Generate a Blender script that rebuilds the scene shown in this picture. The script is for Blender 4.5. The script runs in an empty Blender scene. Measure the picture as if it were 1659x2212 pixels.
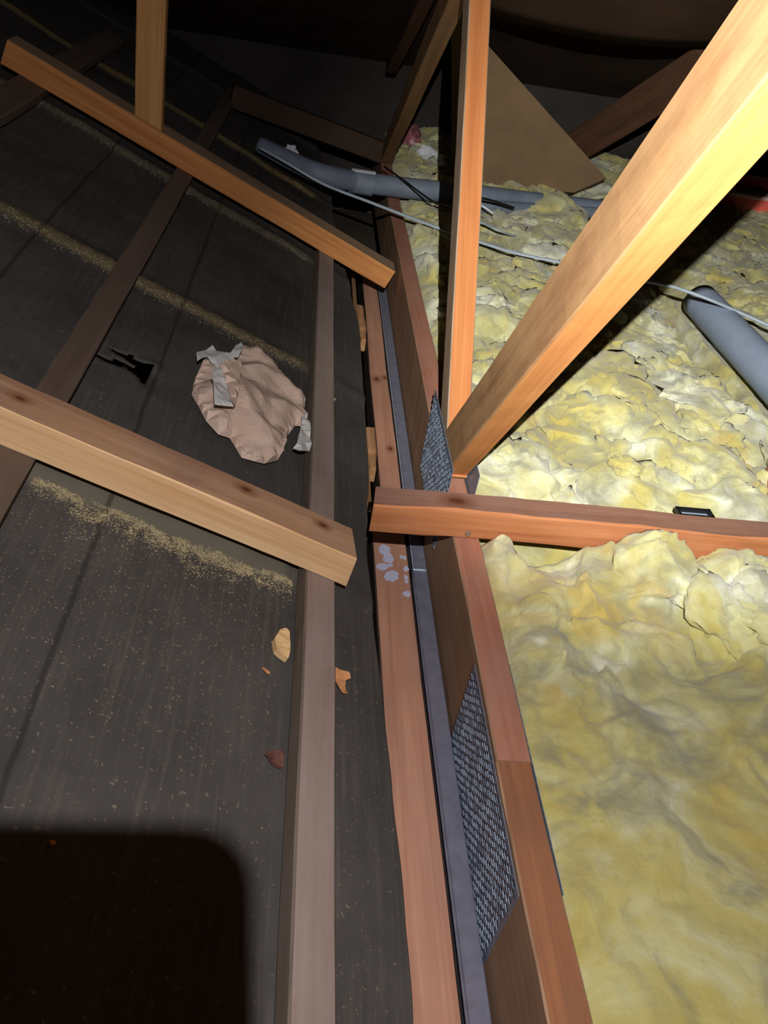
import bpy, bmesh, math, random
from mathutils import Vector, Matrix, noise, geometry

random.seed(7)
SC = bpy.context.scene
COL = SC.collection
PI = math.pi

# ------------------------------------------------------------------ camera
# world: X across the ceiling joists, Y along the truss, Z up; z = 0 is the top of the bottom chord
FPX, CX, CY = 1661.0, 829.5, 1106.0
CAM = Vector((0.0, 0.0, 0.9))
RIGHT = Vector((0.989, -0.054, 0.141)).normalized()
FWD = Vector((0.129, 0.785, -0.606))
FWD = (FWD - FWD.dot(RIGHT) * RIGHT).normalized()
DOWN = FWD.cross(RIGHT)
cam_data = bpy.data.cameras.new('camera')
cam_data.sensor_width = 36.0
cam_data.lens = 36.0 * FPX / 2212.0
cam_data.clip_start = 0.01
cam = bpy.data.objects.new('camera', cam_data)
COL.objects.link(cam)
BACK = -FWD
UPV = -DOWN
cam.matrix_world = Matrix(((RIGHT.x, UPV.x, BACK.x, CAM.x), (RIGHT.y, UPV.y, BACK.y, CAM.y),
                           (RIGHT.z, UPV.z, BACK.z, CAM.z), (0, 0, 0, 1)))
SC.camera = cam

# ------------------------------------------------------------------ world, light, exposure
W = bpy.data.worlds.new('attic_dark')
SC.world = W
W.use_nodes = True
W.node_tree.nodes['Background'].inputs[0].default_value = (0.004, 0.0035, 0.003, 1)
W.node_tree.nodes['Background'].inputs[1].default_value = 0.15
SC.view_settings.view_transform = 'Standard'
SC.view_settings.look = 'None'
SC.view_settings.exposure = 0.0
SC.view_settings.gamma = 1.0
SC.view_settings.use_curve_mapping = False

LAMP = CAM + RIGHT * 0.077 + DOWN * -0.142 + FWD * -0.240        # head torch above and behind the phone


def spot(name, power, size, blend, target, color, radius=0.004):
    d = bpy.data.lights.new(name, 'SPOT')
    d.energy = power
    d.spot_size = math.radians(size)
    d.spot_blend = blend
    d.color = color
    d.shadow_soft_size = radius
    o = bpy.data.objects.new(name, d)
    COL.objects.link(o)
    o.location = LAMP
    o.rotation_euler = (Vector(target) - LAMP).to_track_quat('-Z', 'Y').to_euler()
    return o


spot('torch_beam', 300, 56, 1.0, (0.42, 0.72, 0.80), (1.0, 0.98, 0.91))
spot('torch_flood', 72, 150, 1.0, (0.45, 1.40, 0.0), (1.0, 0.95, 0.96))

# ------------------------------------------------------------------ picture <-> place helpers
SL = math.radians(24)
PU = Vector((math.cos(SL), 0, -math.sin(SL)))       # down the old roof slope
PN = Vector((math.sin(SL), 0, math.cos(SL)))        # its normal
P0 = Vector((0.07, 0, 0))                           # on the plane of the batten tops
FELT = -0.040                                       # the underlay lies this far below it


def ray(u, v):
    return RIGHT * ((u - CX) / FPX) + DOWN * ((v - CY) / FPX) + FWD


def at_z(u, v, z):
    r = ray(u, v)
    return CAM + r * ((z - CAM.z) / r.z)


def at_y(u, v, y):
    r = ray(u, v)
    return CAM + r * (y / r.y)


def at_h(u, v, h):
    r = ray(u, v)
    return CAM + r * ((P0 + PN * h - CAM).dot(PN) / r.dot(PN))


def sl(u, y, h=0.0):
    return P0 + PU * u + Vector((0, y, 0)) + PN * h


def loc_uy(P):
    return (P - P0).dot(PU), P.y


def N2(x, y, z=0.0):
    return noise.noise(Vector((x, y, z)))


# ------------------------------------------------------------------ object helpers
def tag(o, label=None, cat=None, group=None, kind=None):
    if label:
        o['label'] = label
    if cat:
        o['category'] = cat
    if group:
        o['group'] = group
    if kind:
        o['kind'] = kind
    return o


def empty(name, loc):
    o = bpy.data.objects.new(name, None)
    COL.objects.link(o)
    o.location = loc
    return o


def link(name, bm, mats, parent=None, M=None, smooth=False):
    me = bpy.data.meshes.new(name)
    bm.normal_update()
    bm.to_mesh(me)
    bm.free()
    for m in (mats if isinstance(mats, (list, tuple)) else [mats]):
        me.materials.append(m)
    if smooth:
        for p in me.polygons:
            p.use_smooth = True
    o = bpy.data.objects.new(name, me)
    COL.objects.link(o)
    M = M or Matrix.Identity(4)
    if parent:
        o.parent = parent
        pm = parent.matrix_basis.copy()
        q = parent.parent
        while q:
            pm = q.matrix_basis @ pm
            q = q.parent
        o.matrix_basis = pm.inverted() @ M
    else:
        o.matrix_basis = M
    return o


def frame(A, B, up):
    x = (Vector(B) - Vector(A)).normalized()
    z = Vector(up)
    z = (z - z.dot(x) * x).normalized()
    y = z.cross(x)
    return Matrix(((x.x, y.x, z.x, A[0]), (x.y, y.y, z.y, A[1]), (x.z, y.z, z.z, A[2]), (0, 0, 0, 1)))


def beam_bm(L, w, h, bev=0.003, seg=0.05, warp=0.0012, seed=0.0, cut0=0.0, cut1=0.0, cutz0=0.0, cutz1=0.0):
    """a sawn timber from x=0 to L; cut0/cut1 skew the ends in y, cutz0/cutz1 in z; material 1 on the top face"""
    bm = bmesh.new()
    n = max(2, int(L / seg))
    a, b = w / 2, h / 2
    ring = [(-a + bev, -b), (a - bev, -b), (a, -b + bev), (a, b - bev), (a - bev, b), (-a + bev, b), (-a, b - bev), (-a, -b + bev)]
    rows = []
    for i in range(n + 1):
        t = i / n
        x = L * t
        dy = warp * 2 * N2(x * 2.1, seed)
        dz = warp * 2 * N2(x * 2.1, seed + 9)
        row = []
        for k, (y, z) in enumerate(ring):
            ex = (1 - t) * (cut0 * y + cutz0 * z) + t * (cut1 * y + cutz1 * z)
            j = warp * N2(x * 14, seed + k * 3.7)
            row.append(bm.verts.new((x + ex, y + dy + j, z + dz + j)))
        rows.append(row)
    for i in range(n):
        for k in range(8):
            f = bm.faces.new((rows[i][k], rows[i][(k + 1) % 8], rows[i + 1][(k + 1) % 8], rows[i + 1][k]))
            f.material_index = 1 if k == 4 else 0
    bm.faces.new(rows[0][::-1]).material_index = 0
    bm.faces.new(rows[-1]).material_index = 0
    bmesh.ops.recalc_face_normals(bm, faces=bm.faces[:])
    return bm


def timber(name, A, B, w, h, up, mats, parent=None, **k):
    A, B = Vector(A), Vector(B)
    if not isinstance(mats, (list, tuple)):
        mats = [mats, mats]
    return link(name, beam_bm((B - A).length, w, h, **k), mats, parent, frame(A, B, up))


def tube_bm(pts, r, n=12, flat=1.0, caps=True, wall=None):
    bm = bmesh.new()
    pts = [Vector(p) for p in pts]
    rows = []
    for i, p in enumerate(pts):
        t = (pts[min(i + 1, len(pts) - 1)] - pts[max(i - 1, 0)]).normalized()
        side = t.cross(Vector((0, 0, 1))).normalized()
        up = side.cross(t)
        rr = r(i / (len(pts) - 1)) if callable(r) else r
        rows.append([bm.verts.new(p + side * (rr * math.cos(2 * PI * k / n)) + up * (rr * flat * math.sin(2 * PI * k / n))) for k in range(n)])
    for i in range(len(rows) - 1):
        for k in range(n):
            bm.faces.new((rows[i][k], rows[i][(k + 1) % n], rows[i + 1][(k + 1) % n], rows[i + 1][k]))
    if caps:
        bm.faces.new(rows[0][::-1])
        bm.faces.new(rows[-1])
    bmesh.ops.recalc_face_normals(bm, faces=bm.faces[:])
    return bm


def spline(pts, m=8):
    pts = [Vector(p) for p in pts]
    P = [pts[0] * 2 - pts[1]] + pts + [pts[-1] * 2 - pts[-2]]
    out = []
    for i in range(1, len(P) - 2):
        for s in range(m):
            t = s / m
            a, b, c, d = P[i - 1], P[i], P[i + 1], P[i + 2]
            out.append(0.5 * ((2 * b) + (c - a) * t + (2 * a - 5 * b + 4 * c - d) * t * t + (3 * b - a - 3 * c + d) * t ** 3))
    out.append(pts[-1])
    return out


def box_into(bm, c, sx, sy, sz, R=None, mi=0):
    vs = []
    for dx in (-1, 1):
        for dy in (-1, 1):
            for dz in (-1, 1):
                v = Vector((dx * sx / 2, dy * sy / 2, dz * sz / 2))
                if R:
                    v = R @ v
                vs.append(bm.verts.new(Vector(c) + v))
    for q in ((0, 1, 3, 2), (4, 6, 7, 5), (0, 4, 5, 1), (2, 3, 7, 6), (0, 2, 6, 4), (1, 5, 7, 3)):
        bm.faces.new([vs[i] for i in q]).material_index = mi


# ------------------------------------------------------------------ materials
def srgb(r, g, b):
    def f(c):
        c /= 255.0
        return c / 12.92 if c <= 0.04045 else ((c + 0.055) / 1.055) ** 2.4
    return (f(r), f(g), f(b), 1.0)


class NT:
    def __init__(self, name, rough=0.8, metal=0.0, spec=0.3):
        self.m = bpy.data.materials.new(name)
        self.m.use_nodes = True
        self.t = self.m.node_tree
        self.b = self.t.nodes['Principled BSDF']
        self.b.inputs['Roughness'].default_value = rough
        self.b.inputs['Metallic'].default_value = metal
        self.b.inputs['Specular IOR Level'].default_value = spec
        self.co = self.t.nodes.new('ShaderNodeTexCoord').outputs['Object']

    def n(self, typ, **inp):
        nd = self.t.nodes.new(typ)
        for k, v in inp.items():
            nd.inputs[k.replace('_', ' ')].default_value = v
        return nd

    def l(self, a, b):
        self.t.links.new(a, b)

    def mapped(self, scale, loc=(0, 0, 0)):
        mp = self.n('ShaderNodeMapping')
        mp.inputs['Scale'].default_value = scale
        mp.inputs['Location'].default_value = loc
        self.l(self.co, mp.inputs['Vector'])
        return mp.outputs['Vector']

    def noise(self, scale, detail=4.0, rough=0.55, dist=0.0, vec=None, out='Fac'):
        nd = self.n('ShaderNodeTexNoise', Scale=scale, Detail=detail, Roughness=rough, Distortion=dist)
        self.l(vec if vec is not None else self.co, nd.inputs['Vector'])
        return nd.outputs[out]

    def ramp(self, fac, stops, interp='LINEAR'):
        r = self.t.nodes.new('ShaderNodeValToRGB')
        r.color_ramp.interpolation = interp
        e = r.color_ramp.elements
        while len(e) < len(stops):
            e.new(0.5)
        for el, (p, c) in zip(e, stops):
            el.position = p
            el.color = c if len(c) == 4 else (*c, 1)
        self.l(fac, r.inputs['Fac'])
        return r.outputs['Color']

    def mix(self, fac, a, b, mode='MIX'):
        m = self.t.nodes.new('ShaderNodeMix')
        m.data_type = 'RGBA'
        m.blend_type = mode
        for sock, v in ((m.inputs[0], fac), (m.inputs[6], a), (m.inputs[7], b)):
            if isinstance(v, (int, float)):
                sock.default_value = v
            elif isinstance(v, tuple):
                sock.default_value = v
            else:
                self.l(v, sock)
        return m.outputs[2]

    def math(self, op, a, b=None):
        m = self.t.nodes.new('ShaderNodeMath')
        m.operation = op
        for s, v in zip(m.inputs, (a, b)):
            if v is None:
                continue
            if isinstance(v, (int, float)):
                s.default_value = v
            else:
                self.l(v, s)
        return m.outputs[0]

    def fade(self, v, a, b):
        m = self.n('ShaderNodeMapRange')
        m.inputs[1].default_value = a
        m.inputs[2].default_value = b
        self.l(v, m.inputs[0])
        return m.outputs[0]

    def bump(self, h, strength=0.3, dist=0.01):
        bp = self.n('ShaderNodeBump', Strength=strength, Distance=dist)
        self.l(h, bp.inputs['Height'])
        self.l(bp.outputs['Normal'], self.b.inputs['Normal'])

    def color(self, c):
        if isinstance(c, tuple):
            self.b.inputs['Base Color'].default_value = c
        else:
            self.l(c, self.b.inputs['Base Color'])

    def axis(self, k):
        s = self.t.nodes.new('ShaderNodeSeparateXYZ')
        self.l(self.co, s.inputs[0])
        return s.outputs[k]


G1 = (1, 1, 1, 1)
G0 = (0, 0, 0, 1)
BLK = (0.0, 0.0, 0.0, 1.0)


def wood(name, light, dark, dust=None, dust_amt=0.0, knots=(), seed=0.0, grain=1.0, rough=0.75, stain=0.35, stain_col=None):
    """sawn pine: long grain along local x, blotches, optional grey dust and knots [(x, y, z, radius)]"""
    t = NT(name, rough, 0, 0.25)
    v1 = t.mapped((1.3, 34, 34), (seed, seed, seed))
    v2 = t.mapped((3.0, 150, 150), (seed * 2, 0, seed))
    v3 = t.mapped((4.0, 9, 9), (seed, 3, 1))
    g1 = t.noise(1.0, 3, 0.6, 0.7, v1)
    g2 = t.noise(1.0, 2, 0.6, 0.3, v2)
    g = t.math('ADD', t.math('MULTIPLY', g1, 0.68), t.math('MULTIPLY', g2, 0.32))
    c = t.ramp(g, [(0.5 - 0.17 / grain, dark), (0.5 + 0.14 / grain, light)])
    b = t.noise(1.0, 4, 0.6, 0.4, v3)
    c = t.mix(t.math('MULTIPLY', t.ramp(b, [(0.45, G0), (0.72, G1)]), stain), c, stain_col or dark)
    if dust:
        d = t.noise(1.0, 5, 0.7, 0.2, t.mapped((7, 16, 16), (seed, 7, 2)))
        d = t.ramp(d, [(0.32, G0), (0.62, G1)])
        c = t.mix(t.math('MULTIPLY', d, dust_amt), c, dust)
    hgt = g
    for (kx, ky, kz, kr) in knots:
        s = t.n('ShaderNodeMapping')
        s.inputs['Scale'].default_value = (0.62, 1, 1)
        s.inputs['Location'].default_value = (-kx * 0.62, -ky, -kz)
        t.l(t.co, s.inputs['Vector'])
        ln = t.n('ShaderNodeVectorMath')
        ln.operation = 'LENGTH'
        t.l(s.outputs[0], ln.inputs[0])
        d = t.math('ADD', ln.outputs['Value'], t.math('MULTIPLY', t.math('SUBTRACT', t.noise(90, 2), 0.5), kr * 0.5))
        c = t.mix(t.fade(d, kr * 2.6, kr * 0.9), c, t.mix(0.45, dark, (0.16, 0.05, 0.02, 1)))
        c = t.mix(t.math('MULTIPLY', t.fade(d, kr * 1.0, kr * 0.55), 0.75), c, (0.07, 0.022, 0.010, 1))
    t.color(c)
    t.bump(hgt, 0.25, 0.003)
    return t.m


def plain(name, col, rough=0.6, metal=0.0, var=0.25, scale=30, spec=0.4, bump=0.1):
    t = NT(name, rough, metal, spec)
    n = t.noise(scale, 5, 0.6)
    dk = tuple(x * (1 - var) for x in col[:3]) + (1,)
    lt = tuple(min(1, x * (1 + var)) for x in col[:3]) + (1,)
    t.color(t.ramp(n, [(0.3, dk), (0.7, lt)]))
    if bump:
        t.bump(n, bump, 0.004)
    return t.m


# pine of several ages
M_PINE = wood('fresh_pine', srgb(236, 200, 154), srgb(206, 160, 112), seed=1.3,
              knots=((0.70, 0.0385, 0.004, 0.006), (0.57, 0.0385, -0.012, 0.004)), stain=0.3)
M_PINE_TOP = wood('weathered_pine_top', srgb(190, 150, 114), srgb(150, 108, 78), dust=srgb(150, 130, 118), dust_amt=0.35, seed=2.1,
                  knots=((0.395, 0.0, 0.034, 0.006), (0.90, 0.012, 0.034, 0.006), (0.755, 0.018, 0.034, 0.007)), stain=0.5, stain_col=srgb(110, 66, 46))
M_PINE2 = wood('orange_pine', srgb(208, 146, 88), srgb(168, 104, 54), seed=4.4, knots=((0.62, 0.044, 0.006, 0.006),), stain=0.2)
M_PINE2_TOP = wood('dull_pine_top', srgb(172, 138, 104), srgb(136, 106, 78), dust=srgb(150, 138, 126), dust_amt=0.5, seed=5.0)
M_POST = wood('strut_pine', srgb(206, 156, 98), srgb(160, 112, 64), seed=8.8, grain=0.7)
M_WEB = wood('web_pine', srgb(186, 122, 72), srgb(158, 92, 50), seed=3.9, stain=0.25)
M_WEB_SIDE = wood('web_pine_side', srgb(178, 150, 122), srgb(140, 114, 90), dust=srgb(166, 148, 130), dust_amt=0.5, seed=6.2)
M_DIAG = wood('diagonal_pine', srgb(212, 150, 90), srgb(178, 112, 62), seed=9.1, grain=0.8, stain=0.3, stain_col=srgb(184, 110, 62))
M_DIAG_SIDE = wood('diagonal_pine_side', srgb(172, 132, 90), srgb(128, 92, 62), dust=srgb(190, 154, 110), dust_amt=0.35, seed=7.7, grain=0.8, stain=0.8, stain_col=srgb(122, 80, 56))
M_CHORD_FAR = wood('chord_pink_top', srgb(178, 120, 94), srgb(148, 90, 68), dust=srgb(158, 128, 116), dust_amt=0.5, seed=2.7)
M_CHORD_SIDE = wood('chord_brown_side', srgb(172, 136, 106), srgb(138, 106, 82), dust=srgb(160, 132, 110), dust_amt=0.4, seed=5.9, grain=0.7)
M_CHORD_NEAR = wood('chord_brown_top', srgb(170, 112, 72), srgb(134, 86, 56), dust=srgb(128, 98, 80), dust_amt=0.4, seed=11.7, stain=0.5, stain_col=srgb(96, 66, 52))
M_JOIST = wood('joist_front', srgb(184, 122, 78), srgb(152, 92, 56), seed=12.3, stain=0.4, stain_col=srgb(190, 134, 104))
M_JOIST_TOP = wood('joist_dusty_top', srgb(146, 106, 86), srgb(116, 80, 64), dust=srgb(140, 112, 100), dust_amt=0.5, seed=13.3, knots=((0.155, 0.0, 0.036, 0.011),))
M_PLANK = wood('pink_plank', srgb(202, 152, 124), srgb(174, 122, 96), dust=srgb(166, 132, 118), dust_amt=0.35, seed=14.2,
               knots=((0.70, 0.008, 0.045, 0.008), (0.715, -0.018, 0.045, 0.006), (0.32, -0.01, 0.045, 0.006)), stain=0.35, stain_col=srgb(146, 96, 74))
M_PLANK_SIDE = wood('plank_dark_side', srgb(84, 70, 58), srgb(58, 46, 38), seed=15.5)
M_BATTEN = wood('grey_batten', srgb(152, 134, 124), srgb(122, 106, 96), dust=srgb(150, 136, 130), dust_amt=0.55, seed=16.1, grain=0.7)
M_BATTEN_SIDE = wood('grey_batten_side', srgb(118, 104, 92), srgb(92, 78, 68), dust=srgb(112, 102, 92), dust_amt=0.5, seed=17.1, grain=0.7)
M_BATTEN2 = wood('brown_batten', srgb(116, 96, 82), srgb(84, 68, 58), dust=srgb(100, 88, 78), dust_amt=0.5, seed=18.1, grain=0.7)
M_DARKWOOD = wood('dark_timber', srgb(112, 76, 54), srgb(72, 46, 32), dust=srgb(96, 74, 60), dust_amt=0.4, seed=19.1)
M_TANWOOD = wood('tan_timber', srgb(196, 154, 112), srgb(158, 112, 74), seed=21.0)
M_BACKWOOD = wood('back_strut', srgb(158, 120, 78), srgb(120, 86, 54), dust=srgb(116, 96, 74), dust_amt=0.4, seed=22.0)
M_BOARD = plain('brown_sheet_board', srgb(132, 108, 80), 0.85, var=0.15, scale=6)
M_STEEL = plain('grey_purlin_steel', srgb(114, 116, 132), 0.5, 0.1, 0.15, 45, 0.5, 0.03)
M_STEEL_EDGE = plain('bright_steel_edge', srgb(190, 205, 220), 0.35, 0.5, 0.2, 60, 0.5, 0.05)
M_GALV = plain('galvanised_plate', srgb(128, 138, 156), 0.45, 0.35, 0.35, 120, 0.5, 0.1)
M_GALV_LIT = plain('galvanised_tooth_lit', srgb(172, 188, 210), 0.4, 0.35, 0.3, 140, 0.5, 0.05)  # brighter copy of the plate metal: highlights on the teeth as colour
M_SLOT_SHADE = plain('plate_slot_shade', srgb(36, 38, 44), 0.8, 0.0, 0.3, 60, 0.2, 0)  # near-black colour for the shade inside punched slots; no holes are cut
M_PVC = plain('grey_pvc', srgb(146, 160, 182), 0.5, 0.0, 0.08, 20, 0.4, 0.02)
M_PVC_DARK = plain('dark_grey_pvc', srgb(112, 122, 138), 0.6, 0.0, 0.15, 12, 0.35, 0.02)  # darker grey than the waste pipe
M_CABLE = plain('grey_cable', srgb(166, 180, 192), 0.5, 0.0, 0.1, 30, 0.4, 0)
M_BLACK = plain('black_plastic', srgb(24, 24, 26), 0.45, 0.0, 0.2, 30, 0.4, 0)
M_WHITE = plain('white_scrap', srgb(215, 218, 228), 0.7, 0.0, 0.06, 40, 0.3, 0.05)
M_PAINT = plain('white_paint_spot', srgb(196, 198, 222), 0.6, 0.0, 0.05, 60, 0.3, 0.02)
M_RED = plain('red_plastic', srgb(250, 112, 98), 0.4, 0.0, 0.15, 12, 0.5, 0.02)
M_PINKBAG = plain('pink_plastic_bag', srgb(150, 92, 100), 0.35, 0.0, 0.4, 25, 0.5, 0.2)
M_KRAFT = None
M_LINER = plain('white_paper_liner', srgb(206, 206, 202), 0.75, 0.0, 0.06, 25, 0.25, 0.05)
M_PHONE = plain('dark_phone_case', srgb(20, 20, 22), 0.5, 0.0, 0.1, 20, 0.3, 0)
M_CHIP = plain('pale_wood_chip', srgb(214, 178, 128), 0.8, 0.0, 0.15, 40, 0.2, 0.2)
M_CHIP_O = plain('orange_wood_chip', srgb(206, 146, 98), 0.8, 0.0, 0.15, 40, 0.2, 0.2)
M_CHIP_R = plain('brown_bark_chip', srgb(98, 66, 58), 0.85, 0.0, 0.25, 60, 0.2, 0.3)
M_DUST = plain('sawdust', srgb(172, 158, 122), 0.9, 0.0, 0.3, 300, 0.1, 0)
M_NAIL = plain('nail_steel', srgb(180, 176, 172), 0.35, 0.8, 0.1, 60, 0.5, 0)


def kraft():
    t = NT('brown_kraft_paper', 0.78, 0, 0.2)
    n = t.noise(14, 5, 0.6)
    f = t.noise(180, 3, 0.6)
    c = t.ramp(n, [(0.3, srgb(194, 168, 150)), (0.7, srgb(226, 202, 184))])
    t.color(c)
    t.bump(t.math('ADD', n, t.math('MULTIPLY', f, 0.15)), 0.25, 0.01)
    return t.m


M_KRAFT = kraft()


def felt_mat():
    """dusty dark building paper: fine streaks, lap seams, dust lying along the rafters beneath"""
    t = NT('old_roof_underlay', 0.9, 0, 0.15)
    st = t.noise(1.0, 4, 0.65, 0.2, t.mapped((120, 5, 20)))
    bl = t.noise(2.6, 5, 0.65, 0.3)
    c = t.ramp(bl, [(0.3, srgb(62, 60, 57)), (0.7, srgb(84, 81, 78))])
    c = t.mix(t.math('MULTIPLY', t.ramp(st, [(0.5, G0), (0.72, G1)]), 0.35), c, srgb(104, 98, 90))
    sp = t.noise(150, 2, 0.5)
    c = t.mix(t.math('MULTIPLY', t.ramp(sp, [(0.66, G0), (0.74, G1)]), 0.5), c, srgb(140, 132, 112))
    y, x = t.axis('Y'), t.axis('X')
    wob = t.math('MULTIPLY', t.math('SUBTRACT', t.noise(5, 4, 0.7), 0.5), 0.05)
    yy = t.math('ADD', y, wob)
    for yc, wdt, amt, col in ((1.005, 0.050, 0.7, srgb(118, 112, 96)), (1.785, 0.036, 0.75, srgb(126, 114, 84)),
                              (2.55, 0.04, 0.6, srgb(122, 114, 94)), (3.27, 0.04, 0.75, srgb(140, 120, 74))):
        d = t.math('ABSOLUTE', t.math('SUBTRACT', yy, yc))
        m = t.math('MULTIPLY', t.fade(d, wdt, wdt * 0.55), amt)
        m = t.math('MULTIPLY', m, t.fade(x, 0.0, -0.05))
        c = t.mix(m, c, col)
    for xc in (-0.36, -0.70):
        d = t.math('ABSOLUTE', t.math('SUBTRACT', t.math('ADD', x, t.math('MULTIPLY', wob, 0.2)), xc))
        c = t.mix(t.math('MULTIPLY', t.fade(d, 0.006, 0.002), 0.55), c, srgb(34, 31, 29))
    t.color(c)
    t.bump(t.math('ADD', bl, t.math('MULTIPLY', st, 0.5)), 0.3, 0.006)
    return t.m


def fluff_mat():
    """yellow glass wool with grey dusty and whitish tufts"""
    t = NT('yellow_glass_wool', 1.0, 0, 0.05)
    wv = t.noise(6, 3, 0.5, out='Color')
    mx = t.n('ShaderNodeVectorMath')
    mx.operation = 'MULTIPLY_ADD'
    t.l(wv, mx.inputs[0])
    mx.inputs[1].default_value = (0.10, 0.10, 0.10)
    t.l(t.co, mx.inputs[2])
    a = t.noise(5.5, 6, 0.62, 0.6, mx.outputs[0])
    b = t.noise(9.0, 5, 0.6, 0.8, mx.outputs[0])
    d = t.noise(3.0, 4, 0.6, 0.5, mx.outputs[0])
    isl = t.t.nodes.new('ShaderNodeNewGeometry').outputs['Random Per Island']
    a = t.math('ADD', a, t.math('MULTIPLY', t.math('SUBTRACT', isl, 0.5), 0.10))
    c = t.ramp(a, [(0.32, srgb(174, 160, 84)), (0.45, srgb(182, 174, 110)), (0.56, srgb(192, 190, 146)), (0.68, srgb(216, 218, 198))])
    c = t.mix(t.ramp(b, [(0.47, G0), (0.66, (0.72, 0.72, 0.72, 1))]), c, srgb(130, 130, 108))
    c = t.mix(t.ramp(d, [(0.58, G0), (0.72, (0.6, 0.6, 0.6, 1))]), c, srgb(190, 150, 58))
    t.color(c)
    f = t.noise(1.0, 5, 0.6, 0.8, t.mapped((45, 45, 45)))
    f2 = t.noise(190, 3, 0.7)
    t.bump(t.math('ADD', f, t.math('MULTIPLY', f2, 0.25)), 0.28, 0.012)
    t.b.inputs['Subsurface Weight'].default_value = 0.35
    t.b.inputs['Subsurface Radius'].default_value = (1.0, 0.9, 0.5)
    t.b.inputs['Subsurface Scale'].default_value = 0.012
    t.b.inputs['Sheen Weight'].default_value = 0.25
    t.b.inputs['Sheen Roughness'].default_value = 0.6
    return t.m


M_FELT = felt_mat()
M_FLUFF = fluff_mat()
M_CEIL = plain('dark_roof_lining', srgb(70, 56, 46), 0.95, 0, 0.3, 3, 0.1, 0.2)
M_WALLD = plain('charcoal_felt', srgb(62, 58, 56), 0.95, 0, 0.3, 3, 0.1, 0.2)
M_SHEET = plain('brown_building_paper', srgb(72, 54, 42), 0.9, 0, 0.2, 4, 0.15, 0.2)
M_PLASTER = plain('plasterboard_back', srgb(92, 84, 74), 0.95, 0, 0.2, 8, 0.1, 0.1)

# ------------------------------------------------------------------ the setting


def slab(name, corners, th, mat, label):
    bm = bmesh.new()
    vs = [bm.verts.new(c) for c in corners]
    f = bm.faces.new(vs)
    f.normal_update()
    n = f.normal.copy()
    r = bmesh.ops.extrude_face_region(bm, geom=[f])
    bmesh.ops.translate(bm, vec=-n * th, verts=[v for v in r['geom'] if isinstance(v, bmesh.types.BMVert)])
    bmesh.ops.recalc_face_normals(bm, faces=bm.faces[:])
    return tag(link(name, bm, mat), label, 'building', kind='structure')


def ceil_z(y):
    return 1.15 - (y - 2.2) * 0.36


slab('floor', [(-3.2, -2.2, -0.46), (3.6, -2.2, -0.46), (3.6, 4.6, -0.46), (-3.2, 4.6, -0.46)], 0.02, M_PLASTER, 'plasterboard ceiling backs under the insulation')
slab('ceiling', [(-3.2, -2.2, ceil_z(-2.2)), (-3.2, 4.6, ceil_z(4.6)), (3.6, 4.6, ceil_z(4.6)), (3.6, -2.2, ceil_z(-2.2))], 0.03, M_CEIL, 'dark sloping underside of the new roof')
slab('wall_back', [(-3.2, 4.5, -0.44), (3.6, 4.5, -0.44), (3.6, 4.5, 0.32), (-3.2, 4.5, 0.32)], 0.05, M_WALLD, 'dark felt closing the far eave')
slab('wall_right', [(3.55, -2.2, -0.44), (3.55, 4.5, -0.44), (3.55, 4.5, 0.31), (3.55, -2.2, 2.73)], 0.05, M_WALLD, 'dark end of the roof space')


def felt_edge(y):
    """u of the lower edge of the underlay: wavy where it was cut"""
    pts = ((-0.9, 0.168), (0.332, 0.161), (0.566, 0.157), (0.805, 0.150), (1.0, 0.138), (1.14, 0.134), (1.294, 0.141), (1.474, 0.149), (1.8, 0.151), (2.235, 0.150), (2.5, 0.125), (2.724, 0.102), (3.237, 0.056), (4.6, -0.06))
    for (a, ua), (b, ub) in zip(pts, pts[1:]):
        if a <= y <= b:
            t = (y - a) / (b - a)
            t = t * t * (3 - 2 * t)
            return ua + (ub - ua) * t + 0.004 * N2(y * 9, 3)
    return pts[-1][1]


RAFT = (0.25, 1.015, 1.785, 2.555, 3.275, 4.0)
TEAR = [loc_uy(at_h(x, y, FELT)) for x, y in ((203, 766), (222, 772), (240, 781), (262, 786), (280, 795), (292, 802), (300, 812), (308, 826), (318, 826), (324, 812), (334, 792), (318, 782), (302, 780), (290, 768), (278, 762), (262, 760), (250, 752), (238, 752), (252, 760), (270, 770), (286, 782), (296, 793), (282, 786), (262, 776), (238, 771), (222, 764), (206, 758))]


def inside(p, poly):
    x, y = p
    c = False
    j = len(poly) - 1
    for i in range(len(poly)):
        xi, yi = poly[i]
        xj, yj = poly[j]
        if (yi > y) != (yj > y) and x < (xj - xi) * (y - yi) / (yj - yi) + xi:
            c = not c
        j = i
    return c


def felt_h(u, y):
    h = 0.0
    for k, yc in enumerate(RAFT):
        d = abs(y - yc - 0.012 * N2(u * 3, k))
        h += 0.009 * math.exp(-(d / 0.03) ** 2)
    h += 0.010 * N2(u * 3.1, y * 2.3, 4) + 0.004 * N2(u * 11, y * 8, 1) + 0.0015 * N2(u * 45, y * 30, 2)
    if u > -0.04:
        h *= 0.45
        h -= 0.05 * max(0, u - 0.06) ** 1.0
    return h - 0.006


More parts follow.
